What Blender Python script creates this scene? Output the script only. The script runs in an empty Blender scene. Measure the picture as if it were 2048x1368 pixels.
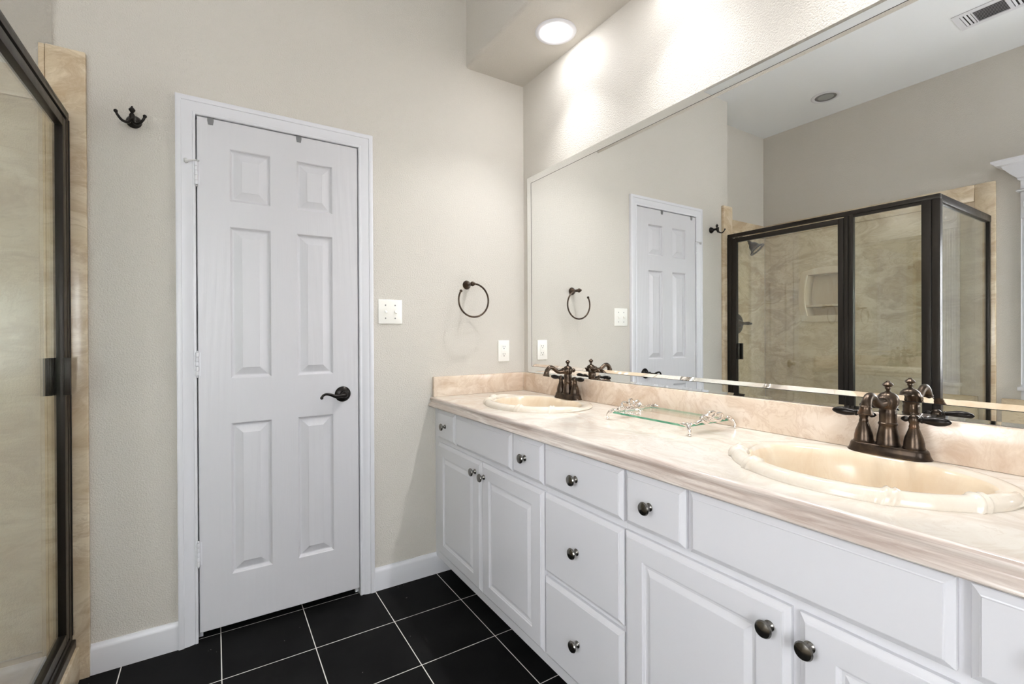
import bpy, bmesh, math, random
from mathutils import Vector, Matrix
PI = math.pi
S = bpy.context.scene
COL = S.collection

# ------------------------------------------------------------------ camera
def setup_camera():
    yaw, pitch, roll = math.radians(32.645), math.radians(-.1968), math.radians(-.2458)
    F = Vector((math.sin(yaw)*math.cos(pitch), math.cos(yaw)*math.cos(pitch), math.sin(pitch)))
    R0 = Vector((math.cos(yaw), -math.sin(yaw), 0)); U0 = R0.cross(F)
    R = R0*math.cos(roll)+U0*math.sin(roll); U = U0*math.cos(roll)-R0*math.sin(roll)
    cd = bpy.data.cameras.new('camera'); co = bpy.data.objects.new('camera', cd); COL.objects.link(co)
    cd.sensor_fit = 'HORIZONTAL'; cd.sensor_width = 36; cd.lens = 944.2515/2048*36
    cd.shift_x = -10.15/2048; cd.shift_y = -10.13/2048; cd.clip_start = .02
    m = Matrix((R, U, -F)).transposed().to_4x4(); m.translation = (-1.4677, -2.2167, 1.1894)
    co.matrix_world = m; S.camera = co
setup_camera()

# ------------------------------------------------------------------ light levels
WORLD_STRENGTH = 13.6
LAMP_STRENGTH = 46.0
BEAM_POWER = 34.0                          # watts of downward beam in each recessed light
S.view_settings.view_transform = 'Standard'; S.view_settings.look = 'None'
S.view_settings.gamma = 1; S.view_settings.use_curve_mapping = False
S.view_settings.exposure = 0.05
w = bpy.data.worlds.new('sky'); S.world = w; w.use_nodes = True
_t = w.node_tree; _tc = _t.nodes.new('ShaderNodeTexCoord'); _sp = _t.nodes.new('ShaderNodeSeparateXYZ'); _rp = _t.nodes.new('ShaderNodeValToRGB')
_t.links.new(_tc.outputs['Generated'], _sp.inputs[0]); _mr = _t.nodes.new('ShaderNodeMapRange'); _mr.inputs[1].default_value = -1; _t.links.new(_sp.outputs['Z'], _mr.inputs[0]); _t.links.new(_mr.outputs[0], _rp.inputs[0])
_e = _rp.color_ramp.elements; _e[0].position = .47; _e[0].color = (1.08, 1.07, 1.08, 1); _e[1].position = .53; _e[1].color = (1.17, 1.18, 1.22, 1)   # bright lower half added to light the ceiling, hazy sky above
_t.links.new(_rp.outputs[0], _t.nodes['Background'].inputs[0])
w.node_tree.nodes['Background'].inputs[1].default_value = WORLD_STRENGTH
cy = S.cycles
cy.use_denoising = True
try: cy.denoiser = 'OPENIMAGEDENOISE'
except Exception: pass
cy.max_bounces = 14; cy.diffuse_bounces = 7; cy.glossy_bounces = 8; cy.transmission_bounces = 8; cy.transparent_max_bounces = 16
cy.blur_glossy = .6; cy.sample_clamp_indirect = 12; cy.caustics_refractive = False
# daylight comes in through the window over the bathtub and an added rear one; portals only guide sampling
def portal(w_, h_, loc, rot):
    l = bpy.data.lights.new('window_portal', 'AREA'); l.shape = 'RECTANGLE'; l.size = w_; l.size_y = h_; l.cycles.is_portal = True
    o = bpy.data.objects.new('window_portal', l); COL.objects.link(o); o.location = loc; o.rotation_euler = rot
portal(1.1, .72, (-2.95, -1.90, 1.42), (0, -PI/2, 0))
portal(1.15, 1.4, (-2.145, -4.01, 1.50), (PI/2, 0, PI))

# ------------------------------------------------------------------ mesh helpers
def BM(): return bmesh.new()
def box(bm, x0, x1, y0, y1, z0, z1, b=0, seg=2):
    if x0 > x1: x0, x1 = x1, x0
    if y0 > y1: y0, y1 = y1, y0
    if z0 > z1: z0, z1 = z1, z0
    m = Matrix.Translation(((x0+x1)/2, (y0+y1)/2, (z0+z1)/2)) @ Matrix.Diagonal((x1-x0, y1-y0, z1-z0, 1))
    r = bmesh.ops.create_cube(bm, size=1, matrix=m)
    if b:
        es = list({e for v in r['verts'] for e in v.link_edges})
        bmesh.ops.bevel(bm, geom=es, offset=b, segments=seg, affect='EDGES', profile=.5)
def frame_of(d):
    d = Vector(d).normalized()
    a = Vector((0, 0, 1)) if abs(d.z) < .9 else Vector((1, 0, 0))
    u = a.cross(d).normalized(); v = d.cross(u)
    return u, v, d
def loft(bm, rings, cap0=True, cap1=True, closed=True):
    vs = [[bm.verts.new(p) for p in r] for r in rings]
    n = len(vs[0])
    for a, b in zip(vs, vs[1:]):
        for i in range(n if closed else n-1):
            j = (i+1) % n
            bm.faces.new((a[i], a[j], b[j], b[i]))
    if cap0: bm.faces.new(list(reversed(vs[0])))
    if cap1: bm.faces.new(vs[-1])
    return vs
def lathe(bm, prof, c=(0, 0, 0), axis=(0, 0, 1), seg=32, sx=1, sy=1):
    u, v, d = frame_of(axis); c = Vector(c)
    rings = []
    for r, h in prof:
        r = max(r, 1e-4)
        rings.append([c+d*h+u*(r*sx*math.cos(2*PI*i/seg))+v*(r*sy*math.sin(2*PI*i/seg)) for i in range(seg)])
    loft(bm, rings)
def catmull(pts, k=8):
    P = [Vector(p) for p in pts]; out = []
    for i in range(len(P)-1):
        a = P[i-1] if i else P[0]*2-P[1]; b = P[i]; c = P[i+1]; d = P[i+2] if i+2 < len(P) else P[-1]*2-P[-2]
        for j in range(k):
            t = j/k
            out.append(.5*((2*b)+(c-a)*t+(2*a-5*b+4*c-d)*t*t+(3*b-a-3*c+d)*t**3))
    out.append(P[-1]); return out
def lerp_list(vals, n):
    m = len(vals)-1; out = []
    for i in range(n):
        t = i/(n-1)*m; k = min(int(t), m-1); f = t-k
        out.append(vals[k]*(1-f)+vals[k+1]*f)
    return out
def tube(bm, pts, radii, seg=14, smooth=8, caps=True):
    P = catmull(pts, smooth) if smooth else [Vector(p) for p in pts]
    R = lerp_list(radii, len(P)) if isinstance(radii, (list, tuple)) else [radii]*len(P)
    u = None; rings = []
    for i, p in enumerate(P):
        d = (P[min(i+1, len(P)-1)]-P[max(i-1, 0)]).normalized()
        if u is None: u = frame_of(d)[0]
        u = (u-d*u.dot(d)).normalized(); v = d.cross(u)
        rings.append([p+(u*math.cos(2*PI*k/seg)+v*math.sin(2*PI*k/seg))*R[i] for k in range(seg)])
    loft(bm, rings, caps, caps)
def ball(bm, c, r, seg=16, s=(1, 1, 1)):
    bmesh.ops.create_uvsphere(bm, u_segments=seg, v_segments=max(8, seg*2//3), radius=r, matrix=Matrix.Translation(c) @ Matrix.Diagonal((*s, 1)))
def prism(bm, poly, fn, t0, t1):
    """poly: 2-D outline, fn(p, t) -> 3-D point"""
    loft(bm, [[fn(p, t0) for p in poly], [fn(p, t1) for p in poly]])
def holed(bm, fn, u0, u1, v0, v1, holes, d0, d1, inner=True):
    """plate in (u, v) between depths d0 (front) and d1 with rectangular through holes"""
    us = sorted({u0, u1, *[h[0] for h in holes], *[h[1] for h in holes]}); vs = sorted({v0, v1, *[h[2] for h in holes], *[h[3] for h in holes]})
    def solid(i, j):
        if not (0 <= i < len(us)-1 and 0 <= j < len(vs)-1): return False
        uc, vc = (us[i]+us[i+1])/2, (vs[j]+vs[j+1])/2
        return not any(h[0] < uc < h[1] and h[2] < vc < h[3] for h in holes)
    V = {}
    def vert(u, v, d):
        k = (round(u, 5), round(v, 5), d)
        if k not in V: V[k] = bm.verts.new(fn(u, v, d))
        return V[k]
    for i in range(len(us)-1):
        for j in range(len(vs)-1):
            if not solid(i, j): continue
            a, b, c, d = us[i], us[i+1], vs[j], vs[j+1]
            bm.faces.new([vert(*q, d0) for q in ((a, c), (b, c), (b, d), (a, d))])
            bm.faces.new([vert(*q, d1) for q in ((a, d), (b, d), (b, c), (a, c))])
            for (ni, nj, e) in ((i-1, j, ((a, c), (a, d))), (i+1, j, ((b, d), (b, c))), (i, j-1, ((b, c), (a, c))), (i, j+1, ((a, d), (b, d)))):
                if not solid(ni, nj):
                    bm.faces.new([vert(*e[0], d0), vert(*e[1], d0), vert(*e[1], d1), vert(*e[0], d1)])
def rect_ring(fn, u0, u1, v0, v1, ins, n): return [fn(u0+ins, v0+ins, n), fn(u1-ins, v0+ins, n), fn(u1-ins, v1-ins, n), fn(u0+ins, v1-ins, n)]
def slab(bm, fn, u0, u1, v0, v1, t, edge, panels=(), prof=()):
    """moulded door or drawer front: fn(u, v, n), n outward, face at n=0, back at n=-t; edge = (inset, n) outline rings; prof = rings inside each panel"""
    rings = [rect_ring(fn, u0, u1, v0, v1, 0, -t)]+[rect_ring(fn, u0, u1, v0, v1, i, n) for i, n in edge]
    loft(bm, rings, True, False)
    e = edge[-1][0]; a0, a1, b0, b1 = u0+e, u1-e, v0+e, v1-e; n0 = edge[-1][1]
    us = sorted({a0, a1, *[p[0] for p in panels], *[p[1] for p in panels]}); vs = sorted({b0, b1, *[p[2] for p in panels], *[p[3] for p in panels]})
    for i in range(len(us)-1):
        for j in range(len(vs)-1):
            uc, vc = (us[i]+us[i+1])/2, (vs[j]+vs[j+1])/2
            if any(p[0] < uc < p[1] and p[2] < vc < p[3] for p in panels): continue
            bm.faces.new([bm.verts.new(fn(*q, n0)) for q in ((us[i], vs[j]), (us[i+1], vs[j]), (us[i+1], vs[j+1]), (us[i], vs[j+1]))])
    for p in panels:
        loft(bm, [rect_ring(fn, *p, i, n0+n) for i, n in prof], False, True)
    bmesh.ops.remove_doubles(bm, verts=bm.verts, dist=1e-5)

ROOTLOC = {}
def mesh_obj(name, bm, mat, angle=35):
    bmesh.ops.recalc_face_normals(bm, faces=bm.faces)
    me = bpy.data.meshes.new(name); bm.to_mesh(me); bm.free()
    for m in (mat if isinstance(mat, (list, tuple)) else [mat]): me.materials.append(m)
    for p in me.polygons: p.use_smooth = True
    me.set_sharp_from_angle(angle=math.radians(angle))
    o = bpy.data.objects.new(name, me); COL.objects.link(o); return o
def tag(o, label, cat, group=None):
    o['label'] = label; o['category'] = cat
    if group: o['group'] = group
    return o
def thing(name, label, cat, loc, group=None):
    o = bpy.data.objects.new(name, None); COL.objects.link(o); o.location = loc; o.empty_display_size = .05
    ROOTLOC[o.name] = Vector(loc); return tag(o, label, cat, group)
def struct(name, loc=(0, 0, 0)):
    o = bpy.data.objects.new(name, None); COL.objects.link(o); o.location = loc; o['kind'] = 'structure'
    ROOTLOC[o.name] = Vector(loc); return o
def part(name, bm, mat, parent, local=False, label=None, angle=35):
    """child mesh; bm in world coordinates unless local (relative to the thing's base)"""
    loc = ROOTLOC[parent.name]
    if not local: bmesh.ops.translate(bm, vec=-loc, verts=bm.verts)
    o = mesh_obj(name, bm, mat, angle); o.parent = parent; ROOTLOC[o.name] = loc
    if label: o['label'] = label
    return o
def wall(name, bm, mat):
    o = mesh_obj(name, bm, mat); o['kind'] = 'structure'; ROOTLOC[o.name] = Vector((0, 0, 0)); return o
def dup(root, loc, label, group=None):
    r = root.copy(); COL.objects.link(r); r.location = loc; r['label'] = label; ROOTLOC[r.name] = Vector(loc)
    if group: r['group'] = group
    for ch in list(root.children):
        c = ch.copy(); COL.objects.link(c); c.parent = r
        for g in list(ch.children):
            d = g.copy(); COL.objects.link(d); d.parent = c
    return r

# ------------------------------------------------------------------ materials
def srgb(r, g, b):
    f = lambda c: (c/255)/12.92 if c/255 <= .04045 else (((c/255)+.055)/1.055)**2.4
    return (f(r), f(g), f(b), 1)
class NT:
    def __init__(s, name):
        s.m = bpy.data.materials.new(name); s.m.use_nodes = True; s.t = s.m.node_tree; s.b = s.t.nodes['Principled BSDF']
        s.out = s.t.nodes['Material Output']
    def n(s, typ, **kw):
        x = s.t.nodes.new(typ)
        for k, v in kw.items():
            if k[0] == 'i' and k[1:].isdigit(): x.inputs[int(k[1:])].default_value = v
            elif k.startswith('in_'): x.inputs[k[3:]].default_value = v
            else: setattr(x, k, v)
        return x
    def l(s, a, b): s.t.links.new(a, b)
    def coord(s, scale=(1, 1, 1), loc=(0, 0, 0), rot=(0, 0, 0)):
        tc = s.n('ShaderNodeTexCoord'); mp = s.n('ShaderNodeMapping')
        mp.inputs['Scale'].default_value = scale; mp.inputs['Location'].default_value = loc; mp.inputs['Rotation'].default_value = rot
        s.l(tc.outputs['Object'], mp.inputs['Vector']); return mp.outputs[0]
    def ramp(s, fac, stops):
        r = s.n('ShaderNodeValToRGB'); e = r.color_ramp.elements
        while len(e) < len(stops): e.new(.5)
        for x, (p, c) in zip(e, stops): x.position = p; x.color = c
        s.l(fac, r.inputs[0]); return r.outputs[0]
    def bump(s, height, strength, dist):
        b = s.n('ShaderNodeBump'); b.inputs['Strength'].default_value = strength; b.inputs['Distance'].default_value = dist
        s.l(height, b.inputs['Height']); s.l(b.outputs[0], s.b.inputs['Normal']); return b
    def set(s, col=None, rough=None, metal=None, spec=None, coat=None):
        if col: s.b.inputs['Base Color'].default_value = col
        if rough is not None: s.b.inputs['Roughness'].default_value = rough
        if metal is not None: s.b.inputs['Metallic'].default_value = metal
        if spec is not None: s.b.inputs['Specular IOR Level'].default_value = spec
        if coat is not None: s.b.inputs['Coat Weight'].default_value = coat; s.b.inputs['Coat Roughness'].default_value = .08
def noise(n, vec, scale, detail=4, rough=.5, dist=0):
    x = n.n('ShaderNodeTexNoise'); x.inputs['Scale'].default_value = scale; x.inputs['Detail'].default_value = detail
    x.inputs['Roughness'].default_value = rough; x.inputs['Distortion'].default_value = dist
    if vec is not None: n.l(vec, x.inputs['Vector'])
    return x.outputs[0]
def plaster(name, col, strength=.6, rough=.55):
    n = NT(name); n.set(col, rough, spec=.35); v = n.coord()
    h = noise(n, v, 190, 3, .55, .4); h2 = n.ramp(h, [(.35, (0, 0, 0, 1)), (.62, (1, 1, 1, 1))])
    n.bump(h2, strength, .0016); return n.m
def paint(name, col, rough=.35, grain=0, spec=.5):
    n = NT(name); n.set(col, rough, spec=spec); v = n.coord()
    n.bump(noise(n, v, 60, 3), .04+grain, .0008); return n.m
def simple(name, col, rough=.4, metal=0, spec=.5):
    n = NT(name); n.set(col, rough, metal, spec); v = n.coord()
    h = noise(n, v, 40, 2); mr = n.n('ShaderNodeMapRange'); mr.inputs[3].default_value = max(.02, rough*.85); mr.inputs[4].default_value = min(1, rough*1.15)
    n.l(h, mr.inputs[0]); n.l(mr.outputs[0], n.b.inputs['Roughness']); return n.m
M = {}
M['wall'] = plaster('greige_wall_paint', srgb(206, 201, 193))
M['ceiling'] = plaster('ceiling_paint', srgb(232, 234, 236), .2, .7)
M['trim'] = paint('white_trim_paint', srgb(216, 216, 221), .32)
M['cabinet'] = paint('white_cabinet_paint', srgb(214, 214, 218), .3)
M['plate'] = simple('white_plastic', srgb(236, 234, 228), .3)
M['black'] = simple('black_slot', srgb(22, 22, 22), .5)
M['grey_clip'] = simple('grey_metal_clip', srgb(120, 120, 122), .4, .3)
M['shower_frame'] = simple('dark_bronze_aluminium', srgb(46, 41, 36), .38, .55)
M['rubber'] = simple('clear_rubber', srgb(200, 200, 200), .3)
M['dark_void'] = simple('dark_cavity', srgb(30, 30, 30), .8)  # near-black colour stands for the unlit space behind the door
def door_mat():
    n = NT('moulded_woodgrain_door_paint'); n.set(srgb(204, 203, 207), .36)
    v = n.coord((14, 14, 1.3)); w = n.n('ShaderNodeTexWave', wave_type='RINGS', rings_direction='Y'); n.l(v, w.inputs['Vector'])
    w.inputs['Scale'].default_value = .9; w.inputs['Distortion'].default_value = 7; w.inputs['Detail'].default_value = 3; w.inputs['Detail Scale'].default_value = 1.2
    f = noise(n, n.coord((220, 220, 9)), 1, 2)
    a = n.n('ShaderNodeMath', operation='ADD'); n.l(w.outputs['Fac'], a.inputs[0]); n.l(f, a.inputs[1])
    n.bump(a.outputs[0], .22, .0011); return n.m
M['door'] = door_mat()
def tile_mat():
    n = NT('black_floor_tile'); tc = n.n('ShaderNodeNewGeometry'); mp = n.n('ShaderNodeMapping'); mp.inputs['Location'].default_value = (.5395+.3045*20, .2885+.3075*20, 0)
    n.l(tc.outputs['Position'], mp.inputs['Vector'])
    b = n.n('ShaderNodeTexBrick', offset=0, squash=1); n.l(mp.outputs[0], b.inputs['Vector'])
    b.inputs['Scale'].default_value = 1; b.inputs['Brick Width'].default_value = .3045; b.inputs['Row Height'].default_value = .3075
    b.inputs['Mortar Size'].default_value = .0017; b.inputs['Mortar Smooth'].default_value = .1; b.inputs['Bias'].default_value = -1
    pos = tc.outputs['Position']
    haze = n.ramp(noise(n, pos, 5, 6, .62), [(.38, srgb(4, 4, 4)), (.78, srgb(24, 24, 24))])
    fine = n.ramp(noise(n, pos, 900, 2), [(.3, (0, 0, 0, 1)), (.8, (.010, .010, .010, 1))])
    add = n.n('ShaderNodeMixRGB', blend_type='ADD', i0=1); n.l(haze, add.inputs[1]); n.l(fine, add.inputs[2])
    vo = n.n('ShaderNodeTexVoronoi'); vo.inputs['Scale'].default_value = 42; n.l(pos, vo.inputs['Vector'])
    sp = n.ramp(vo.outputs['Distance'], [(.045, (1, 1, 1, 1)), (.06, (0, 0, 0, 1))])
    few = n.ramp(noise(n, pos, 16, 1), [(.60, (0, 0, 0, 1)), (.66, (1, 1, 1, 1))])
    mu = n.n('ShaderNodeMath', operation='MULTIPLY'); n.l(sp, mu.inputs[0]); n.l(few, mu.inputs[1])
    mx0 = n.n('ShaderNodeMixRGB'); n.l(mu.outputs[0], mx0.inputs[0]); n.l(add.outputs[0], mx0.inputs[1]); mx0.inputs[2].default_value = srgb(190, 190, 188)
    mx = n.n('ShaderNodeMixRGB'); n.l(b.outputs['Fac'], mx.inputs[0]); n.l(mx0.outputs[0], mx.inputs[1]); mx.inputs[2].default_value = srgb(222, 220, 214)
    n.l(mx.outputs[0], n.b.inputs['Base Color'])
    r = n.n('ShaderNodeMapRange'); r.inputs[3].default_value = .5; r.inputs[4].default_value = .75; n.l(noise(n, pos, 5, 6, .62), r.inputs[0]); n.l(r.outputs[0], n.b.inputs['Roughness'])
    n.b.inputs['Specular IOR Level'].default_value = .07
    inv = n.n('ShaderNodeMath', operation='SUBTRACT', i0=1.0); n.l(b.outputs['Fac'], inv.inputs[1]); n.bump(inv.outputs[0], .5, .001)
    return n.m
M['tile'] = tile_mat()
def marble(name, light, mid, dark, scale=3.2, rough=.16, stretch=(1, 1, 1), amount=1.0, warp=.5):
    """cast marble: soft cloudy base, smoky veins and a few finer wisps"""
    n = NT(name); v = n.coord(stretch)
    d = n.n('ShaderNodeTexNoise'); d.inputs['Scale'].default_value = scale*.7; d.inputs['Detail'].default_value = 4; n.l(v, d.inputs['Vector'])
    ad = n.n('ShaderNodeMixRGB', blend_type='ADD', i0=warp); n.l(v, ad.inputs[1]); n.l(d.outputs['Color'], ad.inputs[2])
    c1 = n.ramp(noise(n, ad.outputs[0], scale, 8, .6, .6), [(.32, light), (.5, mid), (.6, light), (.78, mid)])
    v1 = n.ramp(noise(n, ad.outputs[0], scale*1.3, 10, .68, 1.0), [(.47, (0, 0, 0, 1)), (.60, (amount*.8,)*3+(1,)), (.70, (amount*.15,)*3+(1,)), (.8, (amount*.6,)*3+(1,))])
    v2 = n.ramp(noise(n, ad.outputs[0], scale*4.2, 8, .7, 1.6), [(.52, (0, 0, 0, 1)), (.58, (amount*.5,)*3+(1,)), (.64, (0, 0, 0, 1))])
    mxv = n.n('ShaderNodeMixRGB', blend_type='LIGHTEN', i0=1); n.l(v1, mxv.inputs[1]); n.l(v2, mxv.inputs[2])
    mx = n.n('ShaderNodeMixRGB'); n.l(mxv.outputs[0], mx.inputs[0]); n.l(c1, mx.inputs[1]); mx.inputs[2].default_value = dark
    n.l(mx.outputs[0], n.b.inputs['Base Color']); n.set(rough=rough, spec=.5); return n.m
M['counter'] = marble('cream_cultured_marble', srgb(222, 217, 209), srgb(214, 207, 197), srgb(186, 165, 146), 3.4, .15, (1, .7, 1), .6)
M['splash'] = marble('peach_cultured_marble', srgb(228, 213, 197), srgb(218, 200, 180), srgb(186, 156, 130), 3.6, .2, amount=.75)
M['edge'] = marble('streaked_marble_edge', srgb(226, 218, 210), srgb(203, 191, 182), srgb(158, 138, 127), 2.2, .2, (5, .55, 16), .85, .25)  # marble streaks, with the moulding's shading mixed into the darker taupe
M['sink'] = marble('cream_sink_marble', srgb(220, 213, 202), srgb(214, 204, 189), srgb(196, 176, 150), 3.4, .14, amount=.35)
M['bowl'] = marble('light_tinted_beige_marble', srgb(226, 212, 190), srgb(220, 202, 176), srgb(208, 180, 148), 3.4, .16, (1, 1, .35), .4)  # sink marble with the bowl's warm bounced light tinted into its colour
M['stone'] = marble('beige_shower_stone', srgb(226, 211, 186), srgb(213, 195, 166), srgb(178, 152, 122), 2.6, .2, (.9, .9, 1.7), .85)
def bronze():
    n = NT('oil_rubbed_bronze'); v = n.coord(); a = noise(n, v, 26, 5, .6)
    c = n.ramp(a, [(.35, srgb(58, 50, 44)), (.6, srgb(88, 74, 62)), (.82, srgb(132, 94, 68))]); n.l(c, n.b.inputs['Base Color'])
    n.set(rough=.3, metal=.9); return n.m
M['bronze'] = bronze()
M['black_bronze'] = simple('black_bronze', srgb(40, 37, 35), .3, .8)
M['pewter'] = simple('dark_pewter', srgb(128, 126, 122), .24, 1)
M['chrome'] = simple('polished_silver', srgb(235, 228, 222), .08, 1)
M['mirror'] = NT('silvered_mirror').m
_b = M['mirror'].node_tree.nodes['Principled BSDF']; _b.inputs['Base Color'].default_value = (.95, .965, .965, 1); _b.inputs['Metallic'].default_value = 1; _b.inputs['Roughness'].default_value = 0
def thin_glass(name, tint, ior=1.5):
    n = NT(name); n.t.nodes.remove(n.b)
    tr = n.n('ShaderNodeBsdfTransparent'); tr.inputs[0].default_value = tint
    gl = n.n('ShaderNodeBsdfGlossy'); gl.inputs['Roughness'].default_value = 0; gl.inputs[0].default_value = (1, 1, 1, 1)
    fr = n.n('ShaderNodeFresnel'); fr.inputs[0].default_value = ior
    # seen from inside the pane the same interface reflects as it does from outside
    ge = n.n('ShaderNodeNewGeometry'); mixn = n.n('ShaderNodeMix', data_type='FLOAT'); n.l(ge.outputs['Backfacing'], mixn.inputs[0])
    mixn.inputs[2].default_value = ior; mixn.inputs[3].default_value = 1/ior
    n.l(mixn.outputs[0], fr.inputs[0])
    mx = n.n('ShaderNodeMixShader'); n.l(fr.outputs[0], mx.inputs[0]); n.l(tr.outputs[0], mx.inputs[1]); n.l(gl.outputs[0], mx.inputs[2]); n.l(mx.outputs[0], n.out.inputs[0])
    return n.m
M['glass'] = thin_glass('shower_glass', (.94, .965, .945, 1), 1.75)
M['clear'] = thin_glass('clear_glass', (.985, .99, .985, 1))
M['window_glass'] = thin_glass('window_glass', (.97, .98, .98, 1))
def green_edge():
    n = NT('green_glass_edge'); n.set(srgb(70, 150, 118), .08); n.b.inputs['Transmission Weight'].default_value = .25
    h = noise(n, n.coord(), 30, 2); c = n.ramp(h, [(.3, srgb(40, 128, 96)), (.7, srgb(120, 180, 150))]); n.l(c, n.b.inputs['Base Color']); return n.m
M['green'] = green_edge()
def emit(name, col, st):
    n = NT(name); n.set(srgb(240, 240, 238), .4); n.b.inputs['Emission Color'].default_value = col; n.b.inputs['Emission Strength'].default_value = st; return n.m
M['lamp'] = emit('lit_lamp_lens', (1, 1, 1.01, 1), LAMP_STRENGTH)
M['lamp_off'] = simple('unlit_lamp_lens', srgb(150, 152, 152), .3)

# ------------------------------------------------------------------ room shell
XL, YE, ZC, YF = -2.84, .239, 3.0, -3.9      # left wall, shower end wall, ceiling, wall behind the camera
XB = -1.935                                 # where the back wall ends at the shower
DX0, DX1, DZ0, DZ1 = -1.522, -.914, .034, 2.047   # door slab
WY0, WY1, WZ0, WZ1 = -2.26, -1.54, .87, 1.97      # window opening
NY0, NY1, NZ0, NZ1 = -.465, -.13, 1.338, 1.70     # shower niche opening
b = BM(); box(b, XL-.12, .12, YF-.12, YE+.12, -.1, 0); wall('floor', b, M['tile'])
b = BM(); box(b, XL-.12, .12, YF-.12, YE+.12, ZC, ZC+.1); wall('ceiling', b, M['ceiling'])
b = BM(); box(b, 0, .12, YF-.12, .36, 0, ZC); wall('wall_right', b, M['wall'])
VX0, VX1, VZ0, VZ1 = -2.72, -1.57, .80, 2.20      # unseen window added behind the camera for fill daylight
b = BM(); holed(b, lambda u, v, d: (u, d, v), XL-.12, .12, 0, ZC, [(VX0, VX1, VZ0, VZ1)], YF, YF-.12); wall('wall_front', b, M['wall'])
b = BM(); box(b, XL-.12, XB, YE, YE+.12, 0, ZC); wall('wall_alcove', b, M['wall'])
b = BM(); holed(b, lambda u, v, d: (d, u, v), YF-.12, YE+.12, 0, ZC, [(WY0, WY1, WZ0, WZ1), (NY0, NY1, NZ0, NZ1)], XL, XL-.12); wall('wall_left', b, M['wall'])
b = BM(); box(b, XL-.14, XL-.12, NY0-.05, NY1+.05, NZ0-.05, NZ1+.05); wall('wall_niche_backing', b, M['wall'])
# back wall with a pocket for the door, rounded at its free end
b = BM()
g0, g1, gt = DX0-.008, DX1+.008, DZ1+.008
holed(b, lambda u, v, d: (u, d, v), XB+.02, 0, 0, ZC, [(g0, g1, 0, gt)], 0, .3)
arc = [(XB+.02-.02*math.sin(a), .02-.02*math.cos(a)) for a in [i*PI/16 for i in range(9)]]
prism(b, arc+[(XB, .3), (XB+.02, .3)], lambda p, t: (p[0], p[1], t), 0, ZC)
wall('wall_back', b, M['wall'])
b = BM(); box(b, g0-.1, g1+.1, .3, .34, 0, gt+.1); wall('door_leak_blocker', b, M['dark_void'])  # unseen dark backing added to stop sky light leaking round the door
# dropped soffit over the vanity with an eased lower edge
b = BM(); sx = -.355; sz = 2.583
arc = [(sx+.018-.018*math.cos(a), sz+.018-.018*math.sin(a)) for a in [i*PI/16 for i in range(9)]]
prism(b, arc+[(0, sz), (0, ZC), (sx, ZC)], lambda p, t: (p[0], t, p[1]), 0, YF); wall('soffit', b, M['wall'])

# ------------------------------------------------------------------ door, casing, baseboards
dY = -.004
door = struct('door_1', ((DX0+DX1)/2, 0, 0))
PX = [(-1.414, -1.268), (-1.1685, -1.0235)]; PZ = [(1.731, 1.940), (1.022, 1.629), (.236, .842)]
b = BM()
slab(b, lambda u, v, n: (u, dY-n, v), DX0, DX1, DZ0, DZ1, .035, [(0, -.002), (.002, 0)], [(x0, x1, z0, z1) for x0, x1 in PX for z0, z1 in PZ],
     [(0, 0), (.0035, -.003), (.005, -.008), (.010, -.0115), (.014, -.0115), (.0405, -.001), (.042, 0)])
part('door_slab', b, M['door'], door, angle=3)
b = BM()
for x0, x1 in ((g0, DX0-.0045), (DX1+.0035, g1)): box(b, x0, x1, 0, .11, 0, gt)
box(b, g0, g1, 0, .11, DZ1+.0035, gt)
for x0, x1 in ((DX0-.0045, DX0+.010), (DX1-.010, DX1+.0035)): box(b, x0, x1, .034, .046, 0, DZ1)
part('door_jamb', b, M['trim'], door)
# lever handle
hx, hz = -.984, .929
b = BM(); lathe(b, [(.0335, 0), (.0345, .003), (.031, .007), (.026, .010), (.016, .013), (.0125, .018), (.0115, .032), (.014, .036), (.0145, .044), (.010, .050), (0, .051)], (hx, dY, hz), (0, -1, 0), 36)
tube(b, [(hx, -.045, hz), (hx-.018, -.050, hz-.002), (hx-.040, -.054, hz-.003), (hx-.062, -.056, hz+.006), (hx-.080, -.057, hz+.009), (hx-.092, -.057, hz+.004), (hx-.097, -.056, hz-.004)], [.0105, .009, .0078, .0062, .0055, .005, .0055])
ball(b, (hx-.0975, -.056, hz-.006), .0068)
part('door_handle', b, M['black_bronze'], door)
for zc in (1.823, 1.083, .344):
    b = BM(); hxx = DX0-.003
    for k in range(5):
        z0 = zc-.045+k*.0182; lathe(b, [(.0062, 0), (.0066, .001), (.0066, .0162), (.0062, .0172)], (hxx, -.0095, z0), (0, 0, 1), 16)
    lathe(b, [(.003, 0), (.0045, .002), (.003, .006)], (hxx, -.0095, zc+.046), (0, 0, 1), 12); lathe(b, [(.003, 0), (.0045, .002), (.003, .006)], (hxx, -.0095, zc-.046), (0, 0, -1), 12)
    box(b, hxx, hxx+.012, -.0055, -.0035, zc-.045, zc+.045)
    h = part('hinge', b, M['trim'], door)
    if zc > 1.5:
        b = BM(); lathe(b, [(.0085, 0), (.0085, .003)], (hxx, -.0095, zc+.047), (0, 0, 1), 16)
        tube(b, [(hxx, -.011, zc+.0485), (hxx-.012, -.020, zc+.045), (hxx-.030, -.024, zc+.038)], .0028, 10)
        lathe(b, [(.0075, 0), (.009, .003), (.009, .009), (.006, .011)], (hxx-.027, -.0235, zc+.039), (-1, -.15, -.3), 14)
        tube(b, [(hxx, -.011, zc+.0485), (hxx+.010, -.016, zc+.047)], .0028, 10)
        part('door_stop', b, M['rubber'], h, label='clear rubber tipped hinge pin door stop')
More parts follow.
